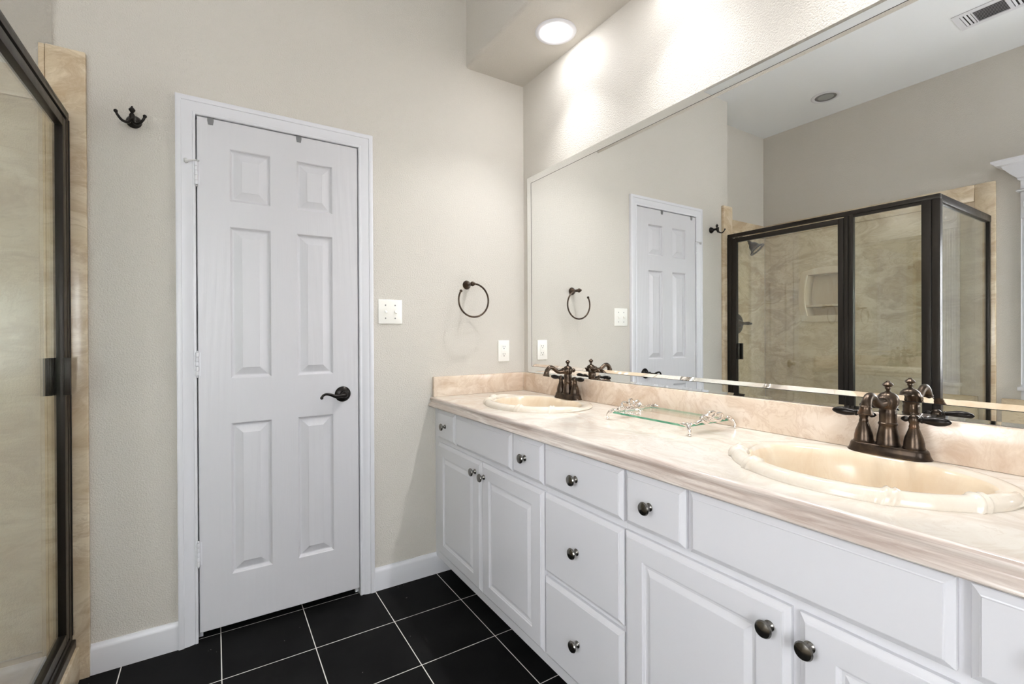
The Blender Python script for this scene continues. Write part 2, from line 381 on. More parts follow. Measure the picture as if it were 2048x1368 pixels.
# casing: one moulding mitred round the opening
def casing(name, x0, x1, zt, prof, mat, y=0):
    b = BM(); rings = []
    for w_, h_ in prof: rings.append([(x0-w_, y-h_, 0), (x0-w_, y-h_, zt+w_), (x1+w_, y-h_, zt+w_), (x1+w_, y-h_, 0)])
    rings.append(rings[0])
    loft(b, rings, False, False, closed=False)
    return wall(name, b, mat)
casing('trim_1', DX0-.0045, DX1+.0035, DZ1+.0035, [(-.0, 0), (-.0, .008), (.003, .0105), (.008, .0105), (.010, .0085), (.014, .0085), (.020, .0115), (.030, .014), (.040, .0155), (.044, .0155), (.046, .0185), (.052, .0195), (.060, .0195), (.063, .018), (.0635, 0)], M['trim'])
BB = [(0, 0), (.014, 0), (.014, .078), (.0125, .084), (.0125, .087), (.009, .094), (.006, .100), (.005, .1045), (0, .1045)]
for nm, xa, xb in (('baseboard_left', -1.8425, DX0-.0645), ('baseboard_back', DX1+.0645, -.4585)):
    b = BM(); prism(b, BB, lambda p, t: (t, -p[0], p[1]), xa, xb); wall(nm, b, M['trim'])
for x, lab in ((-1.4765, 'grey over-door hook clip on top of white door, nearer the hinges'), (-1.159, 'grey over-door hook clip on top of white door, towards the middle')):
    b = BM(); box(b, x-.0105, x+.0105, dY-.0022, dY-.0002, 2.036, DZ1+.002)
    prism(b, [(x-.0105, 2.036), (x+.0105, 2.036), (x+.008, 2.0215), (x-.008, 2.0215)], lambda p, t: (p[0], t, p[1]), dY-.0002, dY-.0022)
    box(b, x-.0105, x+.0105, dY-.0022, .034, DZ1+.0004, DZ1+.0022)
    tag(mesh_obj('door_hook', b, M['grey_clip']), lab, 'hook', 'hook clips over the door top')

# ------------------------------------------------------------------ wall fittings on the back wall
def plate_switch():
    t = thing('light_switch', 'white double toggle light switch plate beside the white door', 'switch', (-.7645, 0, 1.3037))
    b = BM(); box(b, -.822, -.707, -.006, 0, 1.2463, 1.3613, .003, 3); part('wall_plate', b, M['plate'], t)
    for x in (-.7875, -.7415):
        b = BM(); box(b, x-.005, x+.005, -.0068, -.0058, 1.2925, 1.3150); 
        prism(b, [(0, 1.300), (-.011, 1.2955), (-.014, 1.2985), (-.012, 1.3035), (0, 1.310)], lambda p, s, x=x: (x+s, -.006+p[0], p[1]), -.0038, .0038)
        part('toggle', b, M['plate'], t)
        for z in (1.273, 1.3345):
            b = BM(); lathe(b, [(.0032, 0), (.0028, .0008)], (x, -.006, z), (0, -1, 0), 12); part('screw', b, M['grey_clip'], t)
plate_switch()
def outlet():
    x0, x1, z0, z1 = -.1724, -.102, 1.0475, 1.1623; xc = (x0+x1)/2; zc = (z0+z1)/2
    t = thing('power_outlet', 'white double power outlet in the corner above the marble splash', 'outlet', (xc, 0, zc))
    b = BM(); box(b, x0, x1, -.006, 0, z0, z1, .003, 3); part('wall_plate', b, M['plate'], t)
    b = BM(); box(b, xc-.0165, xc+.0165, -.0072, -.005, zc-.0335, zc+.0335, .001); part('receptacle', b, M['plate'], t)
    for s in (1, -1):
        z = zc+s*.020; b = BM()
        box(b, xc-.0072, xc-.0052, -.0076, -.0066, z-.001, z+.0075); box(b, xc+.0052, xc+.0072, -.0076, -.0066, z-.0005, z+.007); lathe(b, [(.0026, 0), (.0026, .001)], (xc, -.0066, z-.0075), (0, -1, 0), 12)
        part('socket_slots', b, M['black'], t)
    for dx, col in ((-.005, 'plate'), (.006, 'plate')):
        b = BM(); box(b, xc+dx-.0045, xc+dx+.0045, -.0082, -.0068, zc-.0032, zc+.0032, .0006); part('test_button', b, M[col], t)
outlet()
def towel_ring():
    X, Z, Y = -.3595, 1.4525, -.072
    t = thing('towel_ring', 'dark bronze open towel ring on the wall above the corner sink', 'towel ring', (X, 0, Z))
    b = BM(); lathe(b, [(.0225, 0), (.0235, .003), (.021, .007), (.0205, .010), (.016, .016), (.011, .021), (.0085, .028), (.0075, .045), (.009, .050), (.0078, .054), (.0095, .059)], (X, 0, Z), (0, -1, 0), 32)
    ball(b, (X, -.068, Z), .0125); ball(b, (X, -.083, Z), .0065); part('wall_post', b, M['bronze'], t)
    cx, cz, r = -.3545, 1.3685, .0845
    pts = []
    for i in range(49):
        a = math.radians(88-i*(88+212)/48)
        pts.append((cx+r*math.cos(a), Y, cz+r*math.sin(a)))
    b = BM(); tube(b, pts, .0046, 12, 2); ball(b, pts[-1], .0075); ball(b, pts[0], .0078); part('ring', b, M['bronze'], t)
towel_ring()
def robe_hook():
    X, Z = -1.712, 1.977
    t = thing('robe_hook', 'dark bronze double robe hook on the wall left of the door', 'hook', (X, 0, Z))
    b = BM(); lathe(b, [(.0225, 0), (.0235, .003), (.021, .007), (.0205, .010), (.015, .017), (.010, .022), (.008, .030), (.0075, .042), (.009, .047), (.007, .055)], (X, 0, Z), (0, -1, 0), 32)
    part('wall_post', b, M['black_bronze'], t)
    b = BM(); lathe(b, [(.006, -.012), (.0085, -.006), (.0085, .006), (.0065, .010), (.004, .014), (.0055, .016), (.009, .021), (.010, .025), (.006, .031), (.0028, .034), (.0032, .037), (0, .039)], (X, -.052, Z), (0, 0, 1), 20)
    part('finial', b, M['black_bronze'], t)
    for s in (-1, 1):
        b = BM(); p = [(X+s*.003, -.054, Z-.008), (X+s*.009, -.066, Z-.026), (X+s*.023, -.079, Z-.029), (X+s*.035, -.087, Z-.016), (X+s*.040, -.090, Z-.004)]
        tube(b, p, [.0055, .005, .0045, .0042, .004], 12); ball(b, p[-1], .0062); part('hook_arm', b, M['black_bronze'], t)
robe_hook()

# ------------------------------------------------------------------ recessed lights and ceiling vent
def can_light(name, label, loc, mat, group):
    t = thing(name, label, 'ceiling light', loc, group)
    b = BM(); lathe(b, [(.064, .006), (.064, -.002), (.066, -.004), (.080, -.006), (.092, -.004), (.095, -.0005), (.094, .0)], (0, 0, 0), (0, 0, 1), 48); part('trim_ring', b, M['trim'], t, True)
    b = BM(); lathe(b, [(.064, .004), (.063, -.002), (.058, -.009), (.04, -.014), (0, -.016)], (0, 0, 0), (0, 0, 1), 40); part('lamp_lens', b, mat, t, True)
    if mat is M['lamp']:
        sp = bpy.data.lights.new('beam', 'SPOT'); sp.energy = BEAM_POWER; sp.spot_size = math.radians(104); sp.spot_blend = 1.0; sp.shadow_soft_size = .022; sp.color = (1, 1, 1)
        so = bpy.data.objects.new('beam', sp); COL.objects.link(so); so.parent = t; so.location = (0, 0, -.05); so.rotation_euler = (0, math.radians(13), 0)
    return t
L1 = can_light('recessed_light', 'lit round recessed light in the soffit, nearest the room corner', (-.140, -.485, sz), M['lamp'], 'recessed lights in the soffit')
dup(L1, (-.140, -1.115, sz), 'lit round recessed light in the soffit, above the middle of the mirror')
dup(L1, (-.140, -1.745, sz), 'lit round recessed light in the soffit, above the sink away from the corner')
def off_light():
    t = thing('recessed_light', 'unlit round recessed light on the high ceiling above the shower, seen in the mirror', 'ceiling light', (-2.487, -.450, ZC))
    b = BM(); lathe(b, [(.071, .0), (.071, -.003), (.075, -.0055), (.088, -.006), (.097, -.002), (.097, 0)], (0, 0, 0), (0, 0, 1), 48); part('trim_ring', b, M['trim'], t, True)
    b = BM(); lathe(b, [(.071, -.0005), (.070, -.0025), (.054, -.0012)], (0, 0, 0), (0, 0, 1), 40); part('baffle', b, M['grey_clip'], t, True)
    b = BM(); lathe(b, [(.053, -.001), (.050, -.0035), (0, -.0045)], (0, 0, 0), (0, 0, 1), 40); part('lamp_lens', b, M['lamp_off'], t, True)
off_light()
def vent():
    t = thing('ceiling_vent', 'white ceiling air vent with dark louvres above the tub, seen in the mirror', 'vent', (-2.217, -1.43, ZC))
    b = BM(); holed(b, lambda u, v, d: (u, v, d), -2.318, -2.116, -1.592, -1.276, [(-2.288, -2.149, -1.352, -1.3035), (-2.288, -2.149, -1.486, -1.358), (-2.288, -2.149, -1.556, -1.503)], ZC-.005, ZC-.0005); part('vent_frame', b, M['trim'], t)
    b = BM(); box(b, -2.29, -2.147, -1.57, -1.29, ZC-.0012, ZC-.0004); part('duct_shade_sheet', b, M['black'], t, label='black sheet for the shade behind the louvres')  # flat black sheet painted in for the duct's shade
    for y0, y1 in ((-1.352, -1.3035), (-1.556, -1.503)):
        b = BM()
        for k in range(3):
            y = y0+(k+.5)*(y1-y0)/3; prism(b, [(y-.004, ZC-.0014), (y-.003, ZC-.0014), (y+.005, ZC-.0048), (y+.004, ZC-.0048)], lambda p, s: (s, p[0], p[1]), -2.288, -2.149)
        part('louvre_bank', b, M['trim'], t)
    b = BM()
    for k in range(9):
        x = -2.288+(k+.5)*.139/9; prism(b, [(x-.005, ZC-.0014), (x-.0035, ZC-.0014), (x+.005, ZC-.0048), (x+.0035, ZC-.0048)], lambda p, s: (p[0], s, p[1]), -1.486, -1.358)
    part('louvre_bank', b, M['trim'], t)
vent()

# ------------------------------------------------------------------ vanity: three painted cabinets
FX, CX = -.556, -.537                       # door faces, face frame
EDGE = [(0, -.0095), (.0015, -.008), (.0065, -.0055), (.0105, -.0025), (.0125, -.0018), (.0135, 0)]
PROF = [(0, 0), (.002, -.0035), (.0055, -.0045), (.007, -.0065), (.012, -.007), (.016, -.0055), (.0255, -.0008), (.027, -.0004)]
fnv = lambda u, v, n: (FX-n, -u, v)
def front(name, parent, ya, yb, z0, z1, panel=False):
    """ya, yb given as positive distance along the wall"""
    b = BM(); ps = [(ya+.064, yb-.064, z0+.055, z1-.060)] if panel else []
    slab(b, fnv, ya, yb, z0, z1, .0185, EDGE, ps, PROF); return part(name, b, M['cabinet'], parent, angle=12)
def knob(parent, y, z):
    b = BM(); lathe(b, [(.0105, 0), (.0105, .0015), (.0078, .004), (.0058, .008), (.0058, .013), (.0085, .0165), (.0155, .0185), (.0170, .0215), (.0150, .0250), (.0085, .0275), (0, .0283)], (FX, y, z), (-1, 0, 0), 28)
    part('knob', b, M['pewter'], parent)
def cabinet(label, y0, y1, fronts):
    t = thing('vanity_cabinet', label, 'cabinet', (-.28, -(y0+y1)/2, 0), 'vanity cabinets under the marble counter')
    b = BM(); box(b, CX, CX+.02, -y1, -y0, .09, .838); box(b, CX+.02, -.002, -y1, -y1+.016, .09, .838); box(b, CX+.02, -.002, -y0-.016, -y0, .09, .838); box(b, CX+.02, -.002, -y1+.016, -y0-.016, .09, .106); box(b, -.012, -.002, -y1+.016, -y0-.016, .106, .838); part('carcass', b, M['cabinet'], t)
    b = BM(); box(b, -.4575, -.44, -y1, -y0, 0, .09); part('toe_kick', b, M['black'], t)
    for kind, a, c, z0, z1, kn in fronts:
        f = front(kind, t, a, c, z0, z1, kind == 'door')
        if kn: knob(f, -kn[0], kn[1])
ZT = (.690, .829); ZD = (.133, .670)
cabinet('white sink cabinet in the corner, two doors below the corner sink', .002, .947,
        [('drawer', .065, .262, *ZT, (.1615, .760)), ('false_front', .270, .745, *ZT, None), ('drawer', .751, .942, *ZT, (.840, .760)), ('door', .068, .509, *ZD, (.464, .622)), ('door', .514, .944, *ZD, (.540, .617))])
cabinet('white three-drawer cabinet between the two sink cabinets', .948, 1.3105,
        [('drawer', .950, 1.306, *ZT, (1.116, .755)), ('drawer', .950, 1.307, .409, .669, (1.119, .537)), ('drawer', .950, 1.307, .133, .393, (1.122, .261))])
cabinet('white two-door cabinet below the marble sink away from the room corner', 1.3115, 2.255,
        [('drawer', 1.316, 1.5045, *ZT, (1.402, .7585)), ('false_front', 1.5165, 1.9795, *ZT, None), ('drawer', 1.9955, 2.19, *ZT, (2.09, .7585)), ('door', 1.3125, 1.742, *ZD, (1.7045, .6185)), ('door', 1.758, 2.19, *ZD, (1.779, .618))])

# ------------------------------------------------------------------ marble counter with splashes
CZ = .884; YEND = -2.275
SINKS = [(-.255, -.500), (-.255, -1.735)]
HAX, HAY = .205, .245
def counter():
    t = thing('countertop', 'long cream marble countertop with ogee edge and splashes on the white cabinets', 'countertop', (-.28, -1.13, CZ))
    b = BM(); e = []
    def ringe(pts):
        vs = [b.verts.new(p) for p in pts]
        return [b.edges.new((vs[i], vs[(i+1) % len(vs)])) for i in range(len(vs))]
    e += ringe([(-.554, -.001, CZ), (-.001, -.001, CZ), (-.001, YEND, CZ), (-.554, YEND, CZ)])
    for sx_, sy_ in SINKS: e += ringe([(sx_+HAX*math.cos(2*PI*i/64), sy_+HAY*math.sin(2*PI*i/64), CZ) for i in range(64)])
    bmesh.ops.triangle_fill(b, edges=e, use_beauty=True)
    geom = bmesh.ops.extrude_face_region(b, geom=list(b.faces))
    bmesh.ops.translate(b, vec=(0, 0, -.045), verts=[g for g in geom['geom'] if isinstance(g, bmesh.types.BMVert)])
    part('slab', b, M['counter'], t)
    EP = [(0, .884), (.005, .8836), (.009, .8815), (.0115, .8775), (.0115, .8735), (.0090, .8685), (.0065, .8645), (.0062, .861), (.0085, .857), (.0135, .8545), (.0175, .851), (.0205, .8465), (.0205, .8425), (.0175, .8395), (.013, .839), (0, .839)]
    b = BM(); prism(b, EP, lambda p, s: (-.554-p[0], s, p[1]), -.001, YEND); part('edge_moulding', b, M['edge'], t, label='streaked taupe ogee edge')
    b = BM(); box(b, -.022, -.001, YEND, -.0225, CZ, .984, .003); part('backsplash', b, M['splash'], t)
    b = BM(); box(b, -.553, -.001, -.022, -.001, CZ, .984, .003); part('side_splash', b, M['splash'], t)
counter()

def sink(name, label, c):
    t = thing(name, label, 'sink', (c[0], c[1], CZ), 'oval marble sinks')
    N = 96
    def pt(a, ax, axb, ay, z, dx=0): return (dx+(axb if math.cos(a) > 0 else ax)*math.cos(a), ay*math.sin(a), z)
    prof = [(.232, .207, .266, .0005), (.233, .208, .268, .004), (.229, .205, .264, .0085), (.218, .195, .254, .0105), (.200, .172, .240, .0105), (.186, .152, .229, .0085), (.179, .144, .222, .003), (.173, .138, .215, -.010),
            (.166, .132, .205, -.03), (.152, .122, .186, -.07), (.130, .106, .158, -.105), (.10, .084, .122, -.128), (.06, .052, .075, -.139), (.024, .024, .024, -.142)]
    # a smooth x = 0 seam: blend the two half axes
    def ring(ax, axb, ay, z):
        out = []
        for i in range(N):
            a = 2*PI*i/N; k = (1+math.cos(a))/2; k = k*k*(3-2*k); axx = ax*(1-k)+axb*k
            out.append((axx*math.cos(a), ay*math.sin(a), z))
        return out
    b = BM(); loft(b, [ring(*p) for p in prof], False, False)
    for f in b.faces: f.material_index = 1 if f.calc_center_median().z < .0078 and f.calc_center_median().length < .24 and f.calc_center_median().xy.length < .222 else 0
    part('basin', b, [M['sink'], M['bowl']], t, True, angle=60)
    # tube rim wrapped with ribbon joints round the front of the bowl
    b = BM(); n = 220; seg = 20; rings = []; A0 = math.radians(78); A1 = math.radians(282)
    joints = [math.radians(180+d) for d in (-61, -33, 29, 62)]
    for i in range(n+1):
        f = i/n; a = A0+(A1-A0)*f; p = Vector((.213*math.cos(a), .248*math.sin(a), .0035)); d = Vector((-.213*math.sin(a), .248*math.cos(a), 0)).normalized(); o = Vector((d.y, -d.x, 0))
        end = min(1, min(f, 1-f)*7); base = .0195*(.35+.65*math.sin(end*PI/2))
        rr = []
        for k in range(seg):
            ph = 2*PI*k/seg; r = base
            for ja in joints:
                s = (a-ja)*.235-.008*math.sin(ph)
                r += .0045*math.exp(-((s-.007)/.0035)**2)+.0050*math.exp(-((s+.006)/.0045)**2)+.0015*math.exp(-(s/.014)**2)
            rr.append(p+o*(r*math.cos(ph))+Vector((0, 0, 1))*(r*math.sin(ph)+0))
        rings.append(rr)
    loft(b, rings); part('rim', b, M['sink'], t, True, label='raised tubular rim with ribbon joints', angle=60)
    b = BM(); lathe(b, [(.024, -.1415), (.023, -.1385), (.018, -.138), (.0165, -.140), (.006, -.1395), (0, -.1395)], (0, 0, 0), (0, 0, 1), 24); part('drain', b, M['bronze'], t, True)
sink('sink', 'oval cream marble sink in the corner with ribbon-tied tubular rim', SINKS[0])
sink('sink', 'oval cream marble sink away from the room corner, with ribbon-tied tubular rim', SINKS[1])

def faucet(label, loc):
    t = thing('faucet', label, 'faucet', loc, 'bronze two-handle faucets')
    def stad(sc, z, ex=0): # stadium outline
        L, Wd = .052, .0265; P = []
        for i in range(24):
            a = 2*PI*i/24; P.append((Wd*sc*math.cos(a)+0, (L if math.sin(a) >= 0 else -L)+Wd*sc*1.15*math.sin(a), z))
        return P
    b = BM(); loft(b, [stad(1.12, 0), stad(1.14, .003), stad(1.05, .007), stad(.98, .012), stad(.93, .019), stad(.86, .023), stad(.80, .024)]); part('base_plate', b, M['bronze'], t, True)
    b = BM(); lathe(b, [(.0245, .022), (.0255, .026), (.0235, .031), (.0225, .045), (.0195, .062), (.0180, .071), (.0188, .073), (.0200, .075), (.0200, .078), (.0180, .080), (.0175, .100), (.0185, .107), (.0175, .110), (.0170, .113), (.0195, .119), (.0225, .127), (.0228, .136), (.020, .145), (.014, .151), (.007, .154), (.0038, .157), (.0035, .161)], (0, 0, 0), (0, 0, 1), 36)
    lathe(b, [(.012, .015), (.0115, .022), (.007, .025), (.0085, .029), (.0105, .034), (.008, .039), (0, .041)], (0, 0, .131), (1, 0, 0), 24)
    lathe(b, [(.0155, .012), (.016, .019), (.0125, .022), (.0145, .026), (.0145, .029), (.0115, .032)], (0, 0, .131), (-1, 0, 0), 24)
    part('spout_column', b, M['bronze'], t, True)
    b = BM(); tube(b, [(-.024, 0, .131), (-.042, 0, .128), (-.058, 0, .129), (-.074, 0, .138), (-.090, 0, .1485), (-.105, 0, .149), (-.117, 0, .139), (-.1225, 0, .126)], [.0115, .0105, .0095, .009, .0092, .0098, .0105, .0112], 20)
    lathe(b, [(.0105, -.002), (.0125, .001), (.0118, .004), (.0135, .010), (.0160, .017), (.0150, .0185), (.0105, .0185)], (-.1222, 0, .128), (-.16, 0, -1), 28)
    part('spout', b, M['bronze'], t, True)
    b = BM(); lathe(b, [(.0035, .155), (.0045, .160), (.0065, .163), (.0060, .166), (.0105, .1695), (.0115, .1725), (.0075, .177), (.0045, .1785), (.0042, .181), (0, .182)], (0, 0, 0), (0, 0, 1), 24); part('lift_rod', b, M['bronze'], t, True)
    for s in (1, -1):
        y = s*.0515
        b = BM(); lathe(b, [(.0215, .022), (.0225, .026), (.0205, .030), (.0200, .040), (.0175, .052), (.0125, .066), (.0098, .074), (.0105, .076), (.0098, .079), (.0088, .083), (.0105, .088), (.0115, .094), (.0095, .101), (.005, .105), (0, .106)], (0, y, 0), (0, 0, 1), 28)
        h = part('handle', b, M['bronze'], t, True)
        b = BM(); d = Vector((-.10, s, .04)).normalized()
        lathe(b, [(.0055, .006), (.0055, .012), (.0075, .014), (.0075, .017), (.0065, .018), (.0085, .026), (.0105, .038), (.0108, .046), (.0090, .058), (.005, .067), (0, .0705)], Vector((0, y, .094)), d, 22)
        lathe(b, [(.0045, .006), (.0042, .010), (.0068, .015), (.0072, .018), (.0045, .024), (0, .0275)], Vector((0, y, .094)), -d, 18)
        part('lever', b, M['black_bronze'], h, True)
faucet('bronze two-handle faucet behind the corner sink', (-.079, -.487, CZ+.0085))
faucet('bronze two-handle faucet behind the sink away from the room corner', (-.077, -1.732, CZ+.0085))

# ------------------------------------------------------------------ vanity tray
def tray():
    x0, x1, y0, y1, z = -.262, -.052, -1.288, -.972, CZ+.0235
    t = thing('vanity_tray', 'rectangular clear glass vanity tray with silver feet and bow handles between the sinks', 'tray', ((x0+x1)/2, (y0+y1)/2, CZ))
    b = BM(); box(b, x0, x1, y0, y1, z, z+.0065)
    for f in b.faces: f.material_index = 0 if abs(f.normal.z) > .5 else 1
    part('glass_plate', b, [M['clear'], M['green']], t, label='clear glass plate with green edge')
    for x, sx_ in ((x0, -1), (x1, 1)):
        for y, sy_ in ((y0, -1), (y1, 1)):
            b = BM(); d = Vector((sx_*.55, sy_, 0)).normalized()
            p = Vector((x, y, 0)); o = p-d*.004
            tube(b, [(*(o).xy, z+.010), (*(p+d*.012).xy, z+.004), (*(p+d*.020).xy, CZ+.014), (*(p+d*.018).xy, CZ+.0055)], [.0055, .0065, .005, .0045], 12)
            ball(b, (*(p+d*.019).xy, CZ+.0045), .0045, 12, (1.3, 1.3, 1))
            q = Vector((-d.y, d.x, 0))
            for s in (-1, 1):
                tube(b, [(*(p+d*.010).xy, z+.006), (*(p+d*.004+q*s*.012).xy, z+.011), (*(p-d*.004+q*s*.020).xy, z+.0085)], [.005, .0045, .002], 10)
            ball(b, (*(p+d*.004).xy, z+.009), .0065, 12)
            part('foot', b, M['chrome'], t)
    for y, s in ((y1, 1), (y0, -1)):
        b = BM(); xm = (x0+x1)/2; zz = z+.006
        def loop(cx, cz, rx, rz, ph, tw):
            pts = []
            for i in range(25):
                a = 2*PI*i/24; u = rx*math.cos(a); v = rz*math.sin(a); pts.append((cx+u*math.cos(ph)-v*math.sin(ph), y+s*(.010+.006*math.sin(a+tw)), cz+u*math.sin(ph)+v*math.cos(ph)))
            tube(b, pts, .0040, 10, 3)
        loop(xm-.026, zz+.014, .024, .011, -.25, 0); loop(xm+.026, zz+.014, .024, .011, .25, 1)
        loop(xm, zz+.024, .015, .010, 0, .5)
        ball(b, (xm, y+s*.010, zz+.012), .0085, 14, (1, 1, .9))
        for q in (-1, 1):
            tube(b, [(xm, y+s*.010, zz+.010), (xm+q*.030, y+s*.014, zz+.003), (xm+q*.052, y+s*.012, zz+.010), (xm+q*.070, y+s*.008, zz+.004), (xm+q*.078, y+s*.004, zz+.006)], [.005, .0048, .0055, .004, .0025], 12)
            tube(b, [(xm+q*.018, y+s*.012, zz+.004), (xm+q*.034, y+s*.020, zz+.010), (xm+q*.046, y+s*.014, zz+.017)], [.003, .0038, .002], 10)
        tube(b, [(xm-.05, y-s*.004, zz+.002), (xm, y-s*.005, zz+.0025), (xm+.05, y-s*.004, zz+.002)], .0032, 8)
        part('bow_handle', b, M['chrome'], t)
tray()

# ------------------------------------------------------------------ wall mirror with a bevelled mirror border
def mirror():
    y1, y0, z0, z1, w_ = -.045, -2.235, .9855, 2.0565, .0485
    t = thing('wall_mirror', 'large wall mirror edged with narrow mirror strips above the marble splash', 'mirror', (0, (y0+y1)/2, z0))
    P = lambda i, n: [(-n, y0+i, z0+i), (-n, y1-i, z0+i), (-n, y1-i, z1-i), (-n, y0+i, z1-i)]
    b = BM(); loft(b, [P(.0345, .001), P(.0345, .0034), P(w_, .0075)], False, True); b.faces.ensure_lookup_table()
    for f in b.faces[:4]: f.material_index = 1            # dark ground edge of the pane
    part('mirror_glass', b, [M['mirror'], M['black']], t, angle=1)
    b = BM(); box(b, -.0012, -.0002, y0+.003, y1-.003, z0+.003, z1-.003); part('backing_board', b, M['black'], t)
    rr = [(0, .0013), (0, .0058), (.008, .0040), (.0330, .0040), (.0330, .0013)]
    for k in range(4):
        b = BM(); j = (k+1) % 4; rings = [[P(i, n)[k], P(i, n)[j]] for i, n in rr]; rings.append(rings[0])
        loft(b, rings, False, False, closed=False); b.faces.ensure_lookup_table()
        for q in (0, 3, 4): b.faces[q].material_index = 1
        part('mirror_border', b, [M['mirror'], M['black']], t, angle=1)
mirror()

# ------------------------------------------------------------------ shower: stone surround, curb, frame, glass
def stone_box(bm, *a): box(bm, *a, .003, 2)
b = BM(); stone_box(b, -1.9445, -1.8415, -.021, 0, 0, 2.181); stone_box(b, -1.962, -1.9455, -.017, .218, 0, 2.181); wall('trim_2', b, M['stone'])
b = BM(); stone_box(b, -2.826, -1.963, .219, .238, .02, 2.068); stone_box(b, -2.818, -1.963, .214, .238, 2.069, 2.181); wall('wall_stone_end', b, M['stone'])
b = BM(); holed(b, lambda u, v, d: (d, u, v), -1.209, .218, .02, 2.068, [(NY0, NY1, NZ0, NZ1)], -2.827, -2.8395)
for ya, yb, za, zb in ((-1.209, .218, 1.0305, 1.0335), (-1.209, .218, .768, .771)): box(b, -2.8265, -2.8245, ya, yb, za, zb)
stone_box(b, -2.8395, -2.816, -1.209, .213, 2.069, 2.181); stone_box(b, -2.8395, -2.819, -1.311, -1.210, .02, 2.181); wall('wall_stone_left', b, M['stone'])
b = BM(); stone_box(b, -1.985, -1.868, -1.335, -.022, 0, .118); stone_box(b, -2.818, -1.986, -1.335, -1.262, 0, .50); wall('trim_3', b, M['stone'])
b = BM(); stone_box(b, -2.838, -1.986, -1.261, .218, 0, .02); wall('floor_shower_pan', b, M['stone'])
def niche():
    t = thing('shower_niche', 'arched-sided stone niche with a shelf in the shower wall, seen through glass', 'niche', (XL, -.297, 1.30))
    def outline(hw, z0, z1, bow, top, n=16):
        P = []
        for i in range(n): f = i/n; P.append((-hw+2*hw*f, z0-.012*top*math.sin(PI*f)))
        for i in range(n): f = i/n; P.append((hw+bow*math.sin(PI*f), z0+(z1-z0)*f))
        for i in range(n): f = i/n; P.append((hw-2*hw*f, z1+.028*top*math.sin(PI*f)))
        for i in range(n): f = i/n; P.append((-hw-bow*math.sin(PI*f), z1-(z1-z0)*f))
        return P
    yc = -.2975; R = lambda P, x: [(x, yc+u, v) for u, v in P]
    o = outline(.187, 1.300, 1.722, .030, 1); o2 = outline(.180, 1.307, 1.715, .030, 1); i1 = outline(.140, 1.342, 1.694, .026, .15); i2 = outline(.136, 1.346, 1.690, .024, .1)
    b = BM(); loft(b, [R(o, -2.8268), R(o, -2.815), R(o2, -2.810), R(i1, -2.810), R(i2, -2.816), R(i2, -2.93)], False, True); part('surround', b, M['bowl'], t)  # lighter than the shower stone, its highlighted edge put into the colour
    b = BM(); box(b, -2.928, -2.815, yc-.155, yc+.155, 1.418, 1.437, .004); part('shelf', b, M['bowl'], t)
niche()
def shower():
    t = thing('shower_enclosure', 'corner shower enclosure of clear glass in dark bronze frames', 'shower', (-1.9, -.66, .118))
    A, B = -1.885, -1.915; m = M['shower_frame']
    def P(name, *bx, b=.002, parent=None, mat=m): bm = BM(); box(bm, *bx, b); return part(name, bm, mat, parent or t)
    bm = BM(); box(bm, B, A, -1.292, -.0225, 1.931, 1.957, .002); box(bm, B+.006, A-.008, -1.21, -.873, 1.915, 1.932); box(bm, B, A, -1.292, -.0225, 1.9445, 1.9465); part('header_rail', bm, m, t)
    P('header_rail', -2.815, B-.0005, -1.292, -1.262, 1.913, 1.957)
    bm = BM(); box(bm, B, A, -.056, -.0225, .165, 1.931, .002); box(bm, A-.004, A+.002, -.0285, -.0225, .165, 1.931); part('wall_jamb', bm, m, t)
    bm = BM(); box(bm, B, A, -.846, -.823, .165, 1.931, .002); box(bm, B, A, -.874, -.848, .165, 1.931, .002); part('centre_post', bm, m, t)
    bm = BM(); box(bm, B, A, -1.254, -1.210, .165, 1.931, .002); box(bm, B-.01, A, -1.292, -1.256, .165, 1.931, .002); part('corner_post', bm, m, t)
    P('wall_jamb', -2.815, -2.79, -1.290, -1.264, .545, 1.913)
    bm = BM(); box(bm, -1.925, -1.876, -1.292, -.0225, .1185, .148, .003); box(bm, B, A, -1.292, -.0225, .148, .165, .002); part('sill_rail', bm, m, t)
    P('sill_rail', -2.815, B-.012, -1.292, -1.262, .502, .545)
    P('glass_panel', -1.9035, -1.8975, -1.210, -.874, .165, 1.931, b=0, mat=M['glass'])
    P('glass_panel', -2.79, B-.010, -1.280, -1.274, .545, 1.913, b=0, mat=M['glass'])
    # hinged door
    bm = BM(); A2, B2 = -1.886, -1.912
    for bx in ((-.096, -.058, .172, 1.921), (-.8205, -.788, .172, 1.921)): box(bm, B2, A2, bx[0], bx[1], bx[2], bx[3], .002)
    box(bm, B2, A2, -.788, -.096, 1.889, 1.921, .002); box(bm, B2, A2, -.788, -.096, .172, .205, .002)
    d = part('shower_door', bm, m, t)
    P('glass_panel', -1.9025, -1.8965, -.788, -.096, .205, 1.889, b=0, parent=d, mat=M['glass'])
    bm = BM()
    for sx_ in (1, -1):
        xo = A2 if sx_ > 0 else B2
        box(bm, xo, xo+sx_*.004, -.122, -.088, 1.000, 1.122, .001); box(bm, xo+sx_*.004, xo+sx_*.020, -.122, -.117, 1.000, 1.122, .001); box(bm, xo+sx_*.004, xo+sx_*.014, -.104, -.100, 1.000, 1.122, .001)
    part('door_pull', bm, m, d)
shower()
